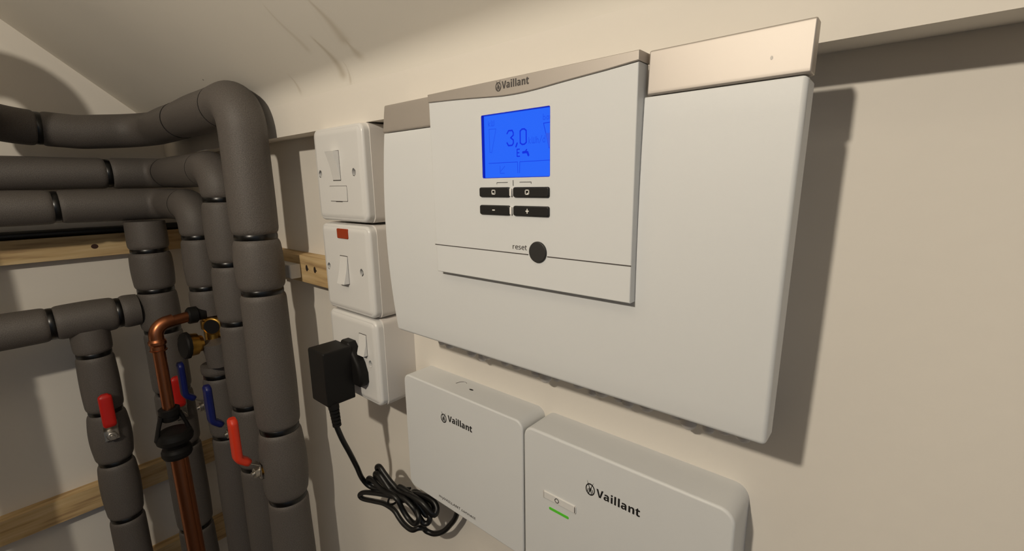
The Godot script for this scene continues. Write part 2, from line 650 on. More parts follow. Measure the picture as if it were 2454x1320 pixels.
func bar_profile(y0: float, y1: float, back: float, proud: float, round_bottom: float, round_top: float) -> PackedVector2Array:
	# in (distance, y): front follows the bulge of the cover
	var o := PackedVector2Array()
	o.append(Vector2(back, y1))
	var f := func(y: float) -> float: return cover_depth(y) - proud
	for i in 5:
		var a := PI / 2 * i / 4.0
		o.append(Vector2(f.call(y1 - round_top) + round_top * (1.0 - sin(a)), y1 - round_top + round_top * cos(a)))
	var steps := 14
	for i in range(1, steps):
		var y := lerpf(y1 - round_top, y0 + round_bottom, float(i) / steps)
		o.append(Vector2(f.call(y), y))
	for i in 5:
		var a := PI / 2 * i / 4.0
		o.append(Vector2(f.call(y0 + round_bottom) + round_bottom * (1.0 - cos(a)), y0 + round_bottom - round_bottom * sin(a)))
	o.append(Vector2(back, y0))
	return _ccw(Array(o))


func barrel(s: Sh) -> void:
	# the left end of the cover bows outward, the right end leans a little
	for i in s.v.size():
		var p := s.v[i]
		var y := p.y - EYE.y
		if p.x < -0.25:
			s.v[i].x += -0.0013 + 0.72 * (y + 0.035) * (y + 0.035)
		elif p.x > -0.06:
			s.v[i].x += 0.0003 + 0.012 * (y + 0.03)


func controller() -> void:
	var t := thing("heating_controller", "wide white wall-mounted heating controller with a lit blue display and silver top trim", "controller", at(-0.173, -0.118, 0.268))
	put("back_housing", box_sh(at(-0.305, -0.112, 0.268), at(-0.052, 0.0540, 0.224), 0.002), M.back_box, t)
	var s := side_profile(-0.3123)
	s.prism(bar_profile(-0.1167, 0.0389, 0.227, 0.0, 0.0022, 0.0008), 0.0, 0.2778, 0.0022, 4, [], 0.0, true)
	barrel(s)
	put("cover", s, M.cover, t)
	for x in [[-0.3123, 0.080], [-0.0978, 0.0638]]:
		var r := side_profile(x[0])
		r.prism(bar_profile(0.0395, 0.0591, 0.2205, 0.0002, 0.0008, 0.0010), 0.0, x[1], 0.0007, 2, [], 0.0, true)
		barrel(r)
		put("trim_strip", r, M.silver, t, "brushed silver trim strip")

	var dot := face(cover_depth(0.047) - 0.0002)  # small matte grey speck on the strip
	dot.prism(circle(-0.0468, 0.0470, 0.0005, 0.0008, 10), -0.0003, 0.00008)
	put("grey_speck", dot, M.gland, t, "small grey speck on the right-hand silver strip")

	# raised control panel with the display cut into it
	var d := 0.2053
	var p := face(d)
	var scr := round_rect(-0.1735, 0.0219, 0.0507, 0.0366, 0.0008, 2)
	var out := PackedVector2Array([Vector2(-0.2450, -0.0592), Vector2(-0.0992, -0.0593), Vector2(-0.0992, 0.0535)])
	var curve := [Vector2(-0.1159, 0.0522), Vector2(-0.1400, 0.0506), Vector2(-0.1560, 0.04935), Vector2(-0.1675, 0.0488), Vector2(-0.1780, 0.0488), Vector2(-0.1866, 0.0492), Vector2(-0.2172, 0.0514), Vector2(-0.2462, 0.0529)]
	var fine: Array = []
	for i in curve.size() - 1:
		for k in 4:
			fine.append((curve[i] as Vector2).cubic_interpolate(curve[i + 1], curve[maxi(i - 1, 0)], curve[mini(i + 2, curve.size() - 1)], k / 4.0))
	fine.append(curve[-1])
	curve = fine
	for q: Vector2 in curve:
		out.append(q)
	p.prism(out, -0.0105, 0.0, 0.0006, 2, [scr], 0.0026)
	var panel := put("control_panel", p, M.cover, t)
	var v := face(d)
	var vis := PackedVector2Array([Vector2(-0.0988, 0.0538), Vector2(-0.0988, 0.0583), Vector2(-0.2465, 0.0580)])
	for i in range(curve.size() - 1, -1, -1):
		vis.append((curve[i] as Vector2) + Vector2(0, 0.0001))
	v.prism(vis, -0.0105, 0.0006, 0.0005, 2)
	put("visor", v, M.silver, panel, "curved silver visor with the maker's lettering")
	# display: glowing screen at the bottom of the recess, its blue glow put into the recess walls as emission
	var well := face(d)
	for w in [[-0.19885, 0.0219, 0.0008, 0.0366], [-0.14815, 0.0219, 0.0006, 0.0366]]:
		well.prism(round_rect(w[0], w[1], w[2] + 0.0002, w[3], 0.0002, 1), -0.0026, -0.0003)
	for w in [[-0.1735, 0.0402, 0.0507, 0.0006], [-0.1735, 0.0036, 0.0507, 0.0006]]:
		well.prism(round_rect(w[0], w[1], w[2], w[3], 0.0002, 1), -0.0026, -0.0003)
	put("screen_well", well, M.well, panel, "rim of the display with the screen glow put into its colour")
	var q := face(d - 0.0)
	var a := Vector2(-0.1985, 0.0040)
	var b := Vector2(-0.1485, 0.0398)
	var z := -0.0020
	var k := Vector3(0, 0, 1)
	q.tri(Vector3(a.x, a.y, z), Vector3(b.x, a.y, z), Vector3(b.x, b.y, z), k, k, k, Vector2(0, 1), Vector2(1, 1), Vector2(1, 0))
	q.tri(Vector3(a.x, a.y, z), Vector3(b.x, b.y, z), Vector3(a.x, b.y, z), k, k, k, Vector2(0, 1), Vector2(1, 0), Vector2(0, 0))
	put("display_screen", q, lcd_material(), panel, "glowing blue display reading 3,0 kWh/d")
	var glow := AreaLight3D.new()
	glow.name = "display_light"
	glow.area_size = Vector2(0.050, 0.036)
	glow.light_color = Color(0.17, 0.40, 1.0)
	glow.light_energy = 0.0006
	glow.shadow_enabled = true
	glow.position = at(-0.1735, 0.0219, d - 0.001)
	glow.rotation.y = PI
	add_child(glow)

	# keys
	var rows := [-0.0046, -0.0152]
	for r in 2:
		for c in 2:
			var ks := face(d)
			var cx: float = [-0.1887, -0.16095][c]
			var w: float = [0.0242, 0.0255][c]
			ks.prism(round_rect(cx, rows[r], w, 0.0058, 0.0012, 3), -0.001, 0.0014, 0.0007, 2)
			put("key", ks, M.key, panel, "black push key")
		var gm := face(d)
		gm.prism(round_rect(-0.17535, rows[r], 0.0013, 0.0044, 0.0004, 2), -0.0005, 0.0016)
		put("key_divider", gm, M.key_print, panel, "pale divider between two keys")
	for cx: float in [-0.1887, -0.1630]:
		var sy := face(d - 0.0014)
		for e in [[-1, 0], [1, 0], [0, -1], [0, 1]]:
			var ctr := Vector2(cx + e[0] * 0.00125, rows[0] + e[1] * 0.00115)
			sy.prism(round_rect(ctr.x, ctr.y, 0.0005 if e[0] else 0.0030, 0.0028 if e[0] else 0.0005, 0.0002, 1), -0.0001, 0.0001)
		sy.prism(round_rect(cx + (0.0003 if cx > -0.17 else -0.0003), rows[0] - 0.0006, 0.0008, 0.0005, 0.0001, 1), -0.0001, 0.0001)
		put("key_symbol", sy, M.key_print, panel)
	var minus := face(d - 0.0014)
	minus.prism(round_rect(-0.1889, rows[1], 0.0022, 0.0006, 0.0002, 1), -0.0001, 0.0001)
	put("key_symbol", minus, M.key_print, panel)
	var plus := face(d - 0.0014)
	plus.prism(round_rect(-0.1630, rows[1], 0.0024, 0.0006, 0.0002, 1), -0.0001, 0.0001)
	plus.prism(round_rect(-0.1630, rows[1], 0.0006, 0.0028, 0.0002, 1), -0.0001, 0.00012)
	put("key_symbol", plus, M.key_print, panel)
	var br := face(d)
	stroke2(br, Vector2(-0.1870, 0.0010), Vector2(-0.1785, 0.0010), 0.0003, 0.0001)
	stroke2(br, Vector2(-0.1870, 0.0011), Vector2(-0.1870, 0.0000), 0.0003, 0.0001)
	stroke2(br, Vector2(-0.1695, 0.0010), Vector2(-0.1611, 0.0010), 0.0003, 0.0001)
	stroke2(br, Vector2(-0.1611, 0.0011), Vector2(-0.1611, 0.0000), 0.0003, 0.0001)
	stroke2(br, Vector2(-0.1743, 0.0022), Vector2(-0.1743, -0.0010), 0.0004, 0.0001)
	put("bracket_print", br, M.print, panel)
	var rs := face(d)
	rs.prism(circle(-0.1563, -0.0382, 0.0061, -1, 36), -0.001, 0.0012, 0.0006, 2)
	put("reset_button", rs, M.reset, panel, "round dark grey reset button")
	lettering("reset_lettering", "reset", -0.1752, -0.0378, 0.0106, 0.0028, d, M.grey_print, panel, false)
	for g in [[-0.2462, -0.1634], [-0.1500, -0.0993]]:
		var gr := face(d)
		gr.prism(round_rect((g[0] + g[1]) / 2, -0.0403, g[1] - g[0], 0.0006, 0.0001, 1), -0.0004, 0.00008)
		put("panel_joint", gr, M.grey_print, panel, "thin dark joint across the panel")
	lettering("brand_lettering", "Vaillant", -0.1812, 0.0527, 0.0193, 0.0042, d - 0.0006, M.grey_print, panel)
	emblem(-0.1839, 0.0546, 0.0043, 0.0058, d - 0.0006, M.grey_print, panel)

	# row of cable glands under the housing
	var gx: Array = []
	for i in 27:
		gx.append(-0.3045 + i * 0.00965 + 0.0016 * sin(i * 2.9))
	for i in gx.size():
		var g := Sh.new()
		var rr := 0.0043 + 0.0009 * sin(i * 2.3)
		var len := 0.0310 + 0.0020 * sin(i * 1.7) + 0.0014 * sin(i * 5.3)
		g.lathe(at(gx[i], -0.111, 0.2575), Vector3.DOWN, [[0, rr], [len - rr * 0.7, rr], [len - rr * 0.25, rr * 0.8], [len, rr * 0.45], [len + 0.0001, 0.0]], 14)
		put("cable_gland", g, M.gland, t)
	var lip := box_sh(at(-0.308, -0.1350, 0.2655), at(-0.046, -0.110, 0.254), 0.001)
	put("gland_plate", lip, M.gland, t)


func lcd_material() -> StandardMaterial3D:
	var w := 500
	var h := 358
	var im := Image.create(w, h, false, Image.FORMAT_RGB8)
	im.fill(Color(0.155, 0.400, 0.975))
	var dark := Color(0.06, 0.19, 0.88)
	var faint := Color(0.105, 0.30, 0.92)
	var line := func(pts: Array, width: float, col: Color) -> void:
		for i in pts.size() - 1:
			var a := Vector2(pts[i][0] * w, pts[i][1] * h)
			var b := Vector2(pts[i + 1][0] * w, pts[i + 1][1] * h)
			var r := width * w
			for y in range(maxi(0, int(minf(a.y, b.y) - r - 2)), mini(h, int(maxf(a.y, b.y) + r + 3))):
				for x in range(maxi(0, int(minf(a.x, b.x) - r - 2)), mini(w, int(maxf(a.x, b.x) + r + 3))):
					var p := Vector2(x, y)
					var near := Geometry2D.get_closest_point_to_segment(p, a, b)
					var k := clampf(r + 0.5 - p.distance_to(near), 0.0, 1.0)
					if k > 0.0:
						im.set_pixel(x, y, im.get_pixel(x, y).lerp(col, k))
	line.call([[0.365, 0.311], [0.388, 0.270], [0.443, 0.270], [0.459, 0.307], [0.459, 0.345], [0.420, 0.381], [0.459, 0.420], [0.459, 0.470], [0.440, 0.500], [0.385, 0.500], [0.363, 0.456]], 0.008, dark)
	line.call([[0.515, 0.475], [0.497, 0.525]], 0.009, dark)
	line.call([[0.561, 0.294], [0.588, 0.268], [0.622, 0.268], [0.648, 0.294], [0.648, 0.473], [0.620, 0.499], [0.588, 0.499], [0.561, 0.474], [0.561, 0.294]], 0.008, dark)
	# k W h / d
	line.call([[0.685, 0.400], [0.685, 0.495]], 0.003, faint)
	line.call([[0.708, 0.430], [0.687, 0.462], [0.710, 0.495]], 0.003, faint)
	line.call([[0.730, 0.400], [0.730, 0.485], [0.745, 0.495], [0.754, 0.485], [0.754, 0.410], [0.754, 0.485], [0.765, 0.495], [0.778, 0.485], [0.778, 0.400]], 0.003, faint)
	line.call([[0.795, 0.400], [0.795, 0.495]], 0.003, faint)
	line.call([[0.795, 0.445], [0.810, 0.430], [0.818, 0.445], [0.818, 0.495]], 0.003, faint)
	line.call([[0.833, 0.500], [0.868, 0.390]], 0.003, faint)
	line.call([[0.908, 0.395], [0.908, 0.490], [0.885, 0.490], [0.878, 0.460], [0.890, 0.430], [0.908, 0.440]], 0.003, faint)
	# E and tap
	line.call([[0.548, 0.568], [0.513, 0.568], [0.513, 0.677], [0.550, 0.677]], 0.006, dark)
	line.call([[0.513, 0.622], [0.541, 0.622]], 0.006, dark)
	line.call([[0.600, 0.622], [0.640, 0.618], [0.665, 0.625], [0.678, 0.668]], 0.013, dark)
	line.call([[0.635, 0.610], [0.652, 0.583]], 0.008, dark)
	# soft key boxes
	line.call([[0.066, 0.763], [0.517, 0.763], [0.521, 0.935]], 0.003, dark.lerp(faint, 0.35))
	line.call([[0.990, 0.761], [0.552, 0.763], [0.546, 0.935]], 0.003, dark.lerp(faint, 0.35))
	line.call([[0.248, 0.816], [0.248, 0.932], [0.316, 0.934]], 0.0035, faint)
	line.call([[0.255, 0.900], [0.323, 0.819]], 0.0035, faint)
	# gauge for kW, left
	line.call([[0.075, 0.085], [0.075, 0.170]], 0.003, faint)
	line.call([[0.100, 0.110], [0.078, 0.135], [0.102, 0.170]], 0.003, faint)
	line.call([[0.120, 0.080], [0.120, 0.160], [0.132, 0.168], [0.142, 0.160], [0.142, 0.095], [0.142, 0.160], [0.153, 0.168], [0.164, 0.160], [0.164, 0.080]], 0.003, faint)
	line.call([[0.081, 0.214], [0.193, 0.218], [0.118, 0.590], [0.088, 0.584], [0.081, 0.214]], 0.003, faint)
	# gauge for bar, right
	line.call([[0.885, 0.085], [0.885, 0.165], [0.908, 0.165], [0.914, 0.140], [0.905, 0.118], [0.885, 0.125]], 0.003, faint)
	line.call([[0.955, 0.118], [0.955, 0.165], [0.935, 0.165], [0.930, 0.140], [0.938, 0.118], [0.955, 0.122]], 0.003, faint)
	line.call([[0.972, 0.165], [0.972, 0.118], [0.988, 0.112]], 0.003, faint)
	line.call([[0.998, 0.213], [0.889, 0.217], [0.963, 0.581], [0.998, 0.583]], 0.004, dark.lerp(faint, 0.4))
	for i in 22:
		var y := 0.37 + i * 0.0094
		line.call([[0.922 + i * 0.0019, y], [0.998, y]], 0.004, Color(0.20, 0.36, 0.90))
	var m := mat(Color(0.01, 0.01, 0.02), 0.35)
	m.metallic_specular = 0.2
	m.emission_enabled = true
	m.emission = Color.WHITE
	m.emission_operator = BaseMaterial3D.EMISSION_OP_MULTIPLY
	m.emission_texture = ImageTexture.create_from_image(im)
	m.emission_energy_multiplier = 1.0
	return m


# ---------------------------------------------------------------- switches and plug
func wall_switch(called: String, label: String, cy: float, holes: Array, depth_holes := 0.0060) -> Node3D:
	var cx := -0.4045
	var t := thing(called, label, "switch", at(cx, cy - 0.043, 0.268))
	var b := face(0.268)
	b.prism(round_rect(cx, cy, 0.0874, 0.0874, 0.006), 0.0, 0.0343, 0.0003, 2)
	put("back_box", b, M.back_box, t)
	var pl := face(0.268)
	var cut: Array = []
	for h in holes:
		cut.append(circle(h.x, h.y, 0.0030, 0.0036, 20))
	pl.prism(round_rect(cx, cy, 0.0864, 0.0864, 0.0078, 7), 0.0340, 0.0417, 0.0030, 5, cut, depth_holes + 0.0, false, 0.0010, 0.0044)
	put("face_plate", pl, M.switch, t)
	for h in holes:
		var s := face(0.268 - 0.0427 + depth_holes)
		s.prism(circle(h.x, h.y, 0.00295, 0.00355, 20), -0.0005, 0.0008, 0.0004, 2)  # fills the hole, coloured dark for the shade at its bottom
		stroke2(s, h + Vector2(-0.0016, 0.001), h + Vector2(0.0016, -0.001), 0.0007, 0.0009)
		put("plate_screw", s, M.hole_shade, t)
	return t


func rocker(t: Node3D, cx: float, cy: float, w: float, h: float, top: float, bottom: float) -> void:
	# wedge whose top or bottom edge stands out of the plate
	var s := side_profile(cx - w / 2)
	var d := 0.2253
	s.prism(_ccw([Vector2(d + 0.001, cy - h / 2), Vector2(d + 0.001, cy + h / 2), Vector2(d - top, cy + h / 2 - 0.0004), Vector2(d - lerpf(top, bottom, 0.5) + 0.0008, cy), Vector2(d - bottom, cy - h / 2 + 0.0004)]), 0.0, w, 0.0003, 1, [], 0.0, true)
	put("rocker", s, M.switch, t)
	var g := face(d)
	var o := round_rect(cx, cy, w + 0.0009, h + 0.0009, 0.0004, 1)
	g.prism(o, -0.0005, 0.00006)
	put("rocker_gap", g, M.grey_print, t)


func switches() -> void:
	var t := wall_switch("fused_switch", "top white switch of the stack, with a fuse carrier under its rocker", 0.0108, [Vector2(-0.4373, 0.0122), Vector2(-0.3770, 0.0125)])
	rocker(t, -0.4070, 0.0189, 0.0135, 0.0265, 0.0066, 0.0004)
	var f := face(0.2253)
	f.prism(round_rect(-0.4063, -0.0066, 0.0302, 0.0138, 0.0006, 2), -0.0005, 0.00045, 0.0003, 1)
	put("fuse_carrier", f, M.switch, t)
	var n := face(0.2253)
	n.prism(round_rect(-0.4063, -0.0139, 0.0120, 0.0009, 0.0002, 1), -0.0005, 0.0001)
	n.prism(round_rect(-0.4063, -0.0066, 0.0310, 0.0146, 0.0006, 2), -0.0005, 0.00005)
	put("carrier_notch", n, M.grey_print, t, "dark notch and joint round the fuse carrier")

	t = wall_switch("neon_switch", "middle white switch of the stack, with an amber neon window above its rocker", -0.0786, [Vector2(-0.4370, -0.0786), Vector2(-0.3771, -0.0786)])
	rocker(t, -0.4070, -0.0793, 0.0133, 0.0270, 0.0004, 0.0060)
	var ne := face(0.2253)
	ne.prism(round_rect(-0.4052, -0.0441, 0.0196, 0.0095, 0.0012, 3), -0.001, 0.0008, 0.0005, 2)
	put("neon_window", ne, M.neon, t, "amber neon window")

	t = wall_switch("socket_outlet", "lowest white outlet of the stack, holding the black plug-in adapter", -0.1672, [Vector2(-0.3745, -0.1680)])
	rocker(t, -0.3845, -0.1505, 0.0120, 0.0210, 0.0004, 0.0046)


func adapter() -> void:
	var t := thing("power_adapter", "black plug-in power adapter with a bundled cord, in the lowest white outlet", "adapter", at(-0.407, -0.205, 0.22))
	var b := face(0.2165)
	b.prism(round_rect(-0.4074, -0.1782, 0.0308, 0.0537, 0.0022, 4), 0.0, 0.0285, 0.0018, 4)
	put("body", b, M.black, t)
	var pb := face(0.2249)
	var o := PackedVector2Array()
	for q in [Vector2(1, -0.80), Vector2(1, -0.35), Vector2(0.84, 0.12), Vector2(0.52, 0.60), Vector2(0.26, 1), Vector2(-0.26, 1), Vector2(-0.52, 0.60), Vector2(-0.84, 0.12), Vector2(-1, -0.35), Vector2(-1, -0.80), Vector2(-0.84, -1), Vector2(0.84, -1)]:
		o.append(Vector2(-0.4045 + q.x * 0.0252, -0.1705 + q.y * 0.0215))
	pb.prism(o, 0.0, 0.0095, 0.0035, 3)
	put("plug_base", pb, M.black, t)
	var st := Sh.new()
	var prof: Array = [[-0.002, 0.0052], [0.004, 0.0050]]
	for i in 5:
		var yy := 0.0042 + i * 0.0036
		var r := 0.0046 - i * 0.00012
		prof.append_array([[yy, r * 0.74], [yy + 0.0011, r * 0.74], [yy + 0.0012, r], [yy + 0.0034, r]])
	prof.append([0.0224, 0.0028])
	st.lathe(at(-0.3955, -0.205, 0.195), Vector3(0.06, -1, -0.05).normalized(), prof, 18)
	put("strain_relief", st, M.black, t)
	var lead: Array = [at(-0.3957, -0.2276, 0.1960), at(-0.3945, -0.2432, 0.2000), at(-0.3956, -0.2621, 0.2070), at(-0.4008, -0.2844, 0.2160), at(-0.4101, -0.3076, 0.2260)]
	var entry: Array = [at(-0.4056, -0.3187, 0.2320), at(-0.3872, -0.3170, 0.2360), at(-0.3665, -0.3110, 0.2380)]
	var loop_a: Array = [at(-0.3444, -0.3031, 0.2410), at(-0.3274, -0.2987, 0.2430), at(-0.3136, -0.2985, 0.2440), at(-0.3072, -0.3029, 0.2430), at(-0.3072, -0.3065, 0.2400), at(-0.3101, -0.3040, 0.2370), at(-0.3185, -0.2979, 0.2350), at(-0.3346, -0.2969, 0.2340), at(-0.3519, -0.2995, 0.2330)]
	var loop_b: Array = [at(-0.3641, -0.2951, 0.2320), at(-0.3738, -0.2885, 0.2310), at(-0.3820, -0.2843, 0.2310), at(-0.3922, -0.2906, 0.2340), at(-0.3964, -0.3004, 0.2380), at(-0.3879, -0.3077, 0.2400), at(-0.3760, -0.3110, 0.2410), at(-0.3643, -0.3126, 0.2410)]
	var loop_c: Array = [at(-0.3425, -0.3091, 0.2410), at(-0.3257, -0.3093, 0.2410), at(-0.3155, -0.3128, 0.2400), at(-0.3147, -0.3186, 0.2380), at(-0.3179, -0.3197, 0.2350), at(-0.3219, -0.3142, 0.2330), at(-0.3279, -0.3052, 0.2310), at(-0.3393, -0.3010, 0.2300), at(-0.3516, -0.3013, 0.2290)]
	var loop_d: Array = [at(-0.3640, -0.2989, 0.2280), at(-0.3755, -0.2955, 0.2280), at(-0.3855, -0.2926, 0.2290), at(-0.3954, -0.3000, 0.2330), at(-0.3991, -0.3093, 0.2370), at(-0.3886, -0.3148, 0.2390), at(-0.3695, -0.3142, 0.2380), at(-0.3509, -0.3111, 0.2360)]
	var loop_e: Array = [at(-0.3355, -0.3066, 0.2340), at(-0.3236, -0.3078, 0.2320), at(-0.3191, -0.3125, 0.2300), at(-0.3242, -0.3196, 0.2290), at(-0.3337, -0.3195, 0.2290), at(-0.3415, -0.3127, 0.2280), at(-0.3451, -0.3032, 0.2260), at(-0.3521, -0.3001, 0.2250), at(-0.3705, -0.3019, 0.2250)]
	var loop_f: Array = [at(-0.3867, -0.3004, 0.2260), at(-0.3995, -0.3036, 0.2280), at(-0.4078, -0.3132, 0.2320), at(-0.4017, -0.3191, 0.2360), at(-0.3835, -0.3194, 0.2370), at(-0.3648, -0.3117, 0.2330), at(-0.3766, -0.3134, 0.2300)]
	var loop_g: Array = [at(-0.3953, -0.3199, 0.2290), at(-0.4139, -0.3281, 0.2290), at(-0.4275, -0.3388, 0.2310), at(-0.4256, -0.3436, 0.2330), at(-0.4053, -0.3374, 0.2340), at(-0.3859, -0.3306, 0.2340), at(-0.3720, -0.3287, 0.2340), at(-0.3642, -0.3297, 0.2340), at(-0.3581, -0.3337, 0.2340), at(-0.3495, -0.3371, 0.2340), at(-0.3385, -0.3380, 0.2350), at(-0.3311, -0.3338, 0.2380)]
	var tail: Array = [at(-0.3305, -0.3371, 0.2430), at(-0.3286, -0.3418, 0.2460), at(-0.3205, -0.3419, 0.2490), at(-0.3097, -0.3348, 0.2510), at(-0.3013, -0.3245, 0.2530), at(-0.2930, -0.3112, 0.2540), at(-0.2870, -0.2908, 0.254)]
	var pts: Array = lead + entry + loop_a + loop_b + moved(loop_a, Vector3(-0.004, -0.0055, -0.003)) + moved(loop_b, Vector3(0.0035, -0.005, 0.003)) + loop_c + loop_d + moved(loop_c, Vector3(-0.003, 0.0045, -0.005)) + loop_e + loop_f + loop_g + tail
	var cv := Curve3D.new()
	for i in pts.size():
		var a: Vector3 = pts[maxi(i - 1, 0)]
		var c: Vector3 = pts[mini(i + 1, pts.size() - 1)]
		var h := (c - a) / 6.0
		cv.add_point(pts[i], -h, h)
	cv.bake_interval = 0.0022
	var path: Array = Array(cv.get_baked_points())
	var rad: Array = []
	for p in path:
		rad.append(0.0026)
	var s := Sh.new()
	s.sweep(path, rad, [], Vector3.ZERO, 12)
	put("cord", s, M.cable, t)
	var tie := Sh.new()
	var ring: Array = []
	var c0 := at(-0.3600, -0.3095, 0.2335)
	for i in 25:
		var a := TAU * i / 24.0
		ring.append(c0 + Vector3(0.0018, 0.0075, 0) * cos(a) * 1.15 + Vector3(0.001, 0, 0.0102) * sin(a))
	tie.sweep(ring, filled(25, 0.0009), filled(25, 0.0014), Vector3.ZERO, 8, false)
	tie.sweep([c0 + Vector3(0.001, 0.008, -0.004), c0 + Vector3(0.010, 0.012, -0.003), c0 + Vector3(0.017, 0.0135, -0.006)], filled(3, 0.0012), [], Vector3.ZERO, 8)
	put("twist_tie", tie, M.black, t)


func moved(l: Array, by: Vector3) -> Array:
	var out: Array = []
	for p: Vector3 in l:
		out.append(p + by)
	return out


func filled(count: int, value: float) -> Array:
	var a: Array = []
	for i in count:
		a.append(value)
	return a


# ---------------------------------------------------------------- the two boxes below
func small_boxes() -> void:
	var ink: Material = M.print
	var t := thing("gateway_box", "smaller white wireless gateway box under the left end of the controller, beside the black cord", "gateway box", at(-0.27, -0.29, 0.268))
	var s := face(0.268)
	s.prism(round_rect(-0.2699, -0.2318, 0.1447, 0.1170, 0.0075, 6), 0.0, 0.0285, 0.0015, 4)
	put("cover", s, M.cover, t)
	lettering("brand_lettering", "Vaillant", -0.2812, -0.2015, 0.0296, 0.0062, 0.2395, ink, t)
	emblem(-0.2868, -0.1999, 0.0072, 0.0098, 0.2395, ink, t)
	lettering("product_lettering", "myVAILLANT connect", -0.2985, -0.2845, 0.0475, 0.0032, 0.2395, M.grey_print, t, false)
	var mk := Sh.new()
	mk.xf = Transform3D(Basis(Vector3(1, 0, 0), Vector3(0, 0, -1), Vector3(0, 1, 0)), Vector3(0, EYE.y - 0.1733, 0))
	for i in 9:
		var a0 := PI * (0.30 + 0.08 * i)
		var a1 := PI * (0.30 + 0.08 * (i + 1))
		stroke2(mk, Vector2(-0.2815 + cos(a0) * 0.005, -0.0125 + sin(a0) * 0.0065), Vector2(-0.2815 + cos(a1) * 0.005, -0.0125 + sin(a1) * 0.0065), 0.0007 * (1.0 if i > 3 else 0.4), 0.00012)
	put("push_mark", mk, M.grey_print, t, "half-round push mark on the top edge")
	var slot := Sh.new()
	slot.xf = mk.xf
	slot.prism(circle(-0.2665, -0.0135, 0.0024, 0.0010, 14), -0.001, 0.00015)
	put("release_slot", slot, M.print, t, "dark release slot on the top edge")

	t = thing("receiver_box", "larger white box with a push bar and a green status light, under the controller", "receiver box", at(-0.12, -0.30, 0.268))
	s = face(0.268)
	s.prism(round_rect(-0.1228, -0.2360, 0.1462, 0.1235, 0.0085, 6), 0.0, 0.0292, 0.0018, 4)
	put("cover", s, M.cover, t)
	var d := 0.2388
	lettering("brand_lettering", "Vaillant", -0.1338, -0.2040, 0.0306, 0.0062, d, ink, t)
	emblem(-0.1386, -0.2003, 0.0070, 0.0102, d, ink, t)
	var b := face(d)
	b.prism(round_rect(-0.1632, -0.2222, 0.0280, 0.0058, 0.0010, 3), -0.001, 0.0009, 0.0006, 3)
	put("push_bar", b, M.switch, t)
	for x: float in [-0.1768, -0.1500]:
		var e := face(d)
		e.prism(round_rect(x, -0.2222, 0.0007, 0.0060, 0.0002, 1), -0.001, 0.0009)
		put("bar_end", e, M.gland, t, "grey end mark of the push bar")
	var rg := face(d - 0.0009)
	for i in 16:
		stroke2(rg, Vector2(-0.1651, -0.2222) + Vector2.from_angle(TAU * i / 16) * 0.0016, Vector2(-0.1651, -0.2222) + Vector2.from_angle(TAU * (i + 1) / 16) * 0.0016, 0.0005, 0.0001)
	put("ring_print", rg, M.print, t, "small printed ring on the push bar")
	var l := face(d)
	l.prism(round_rect(-0.1639, -0.2319, 0.0172, 0.0022, 0.0010, 3), -0.001, 0.0003, 0.0002, 1)
	put("status_light", l, M.green, t, "green status light bar")


# ---------------------------------------------------------------- pipes
func filleted(pts: Array, radii: Array) -> Array:
	var out: Array = []
	for i in pts.size():
		var p: Vector3 = pts[i]
		if i == 0 or i == pts.size() - 1 or radii[i] <= 0.0:
			out.append(p)
			continue
		var a: Vector3 = (pts[i - 1] - p).normalized()
		var b: Vector3 = (pts[i + 1] - p).normalized()
		var half := a.angle_to(b) / 2.0
		var len: float = radii[i] / tan(half)
		var ctr: Vector3 = p + (a + b).normalized() * (radii[i] / sin(half))
		var s: Vector3 = p + a * len - ctr
		var e: Vector3 = p + b * len - ctr
		for k in 13:
			out.append(ctr + s.slerp(e, k / 12.0))
	return out


func dense(pts: Array, step: float) -> Array:
	var out: Array = [pts[0]]
	for i in pts.size() - 1:
		var a: Vector3 = pts[i]
		var b: Vector3 = pts[i + 1]
		var cnt := maxi(1, ceili((b - a).length() / step))
		for k in range(1, cnt + 1):
			out.append(a.lerp(b, float(k) / cnt))
	return out


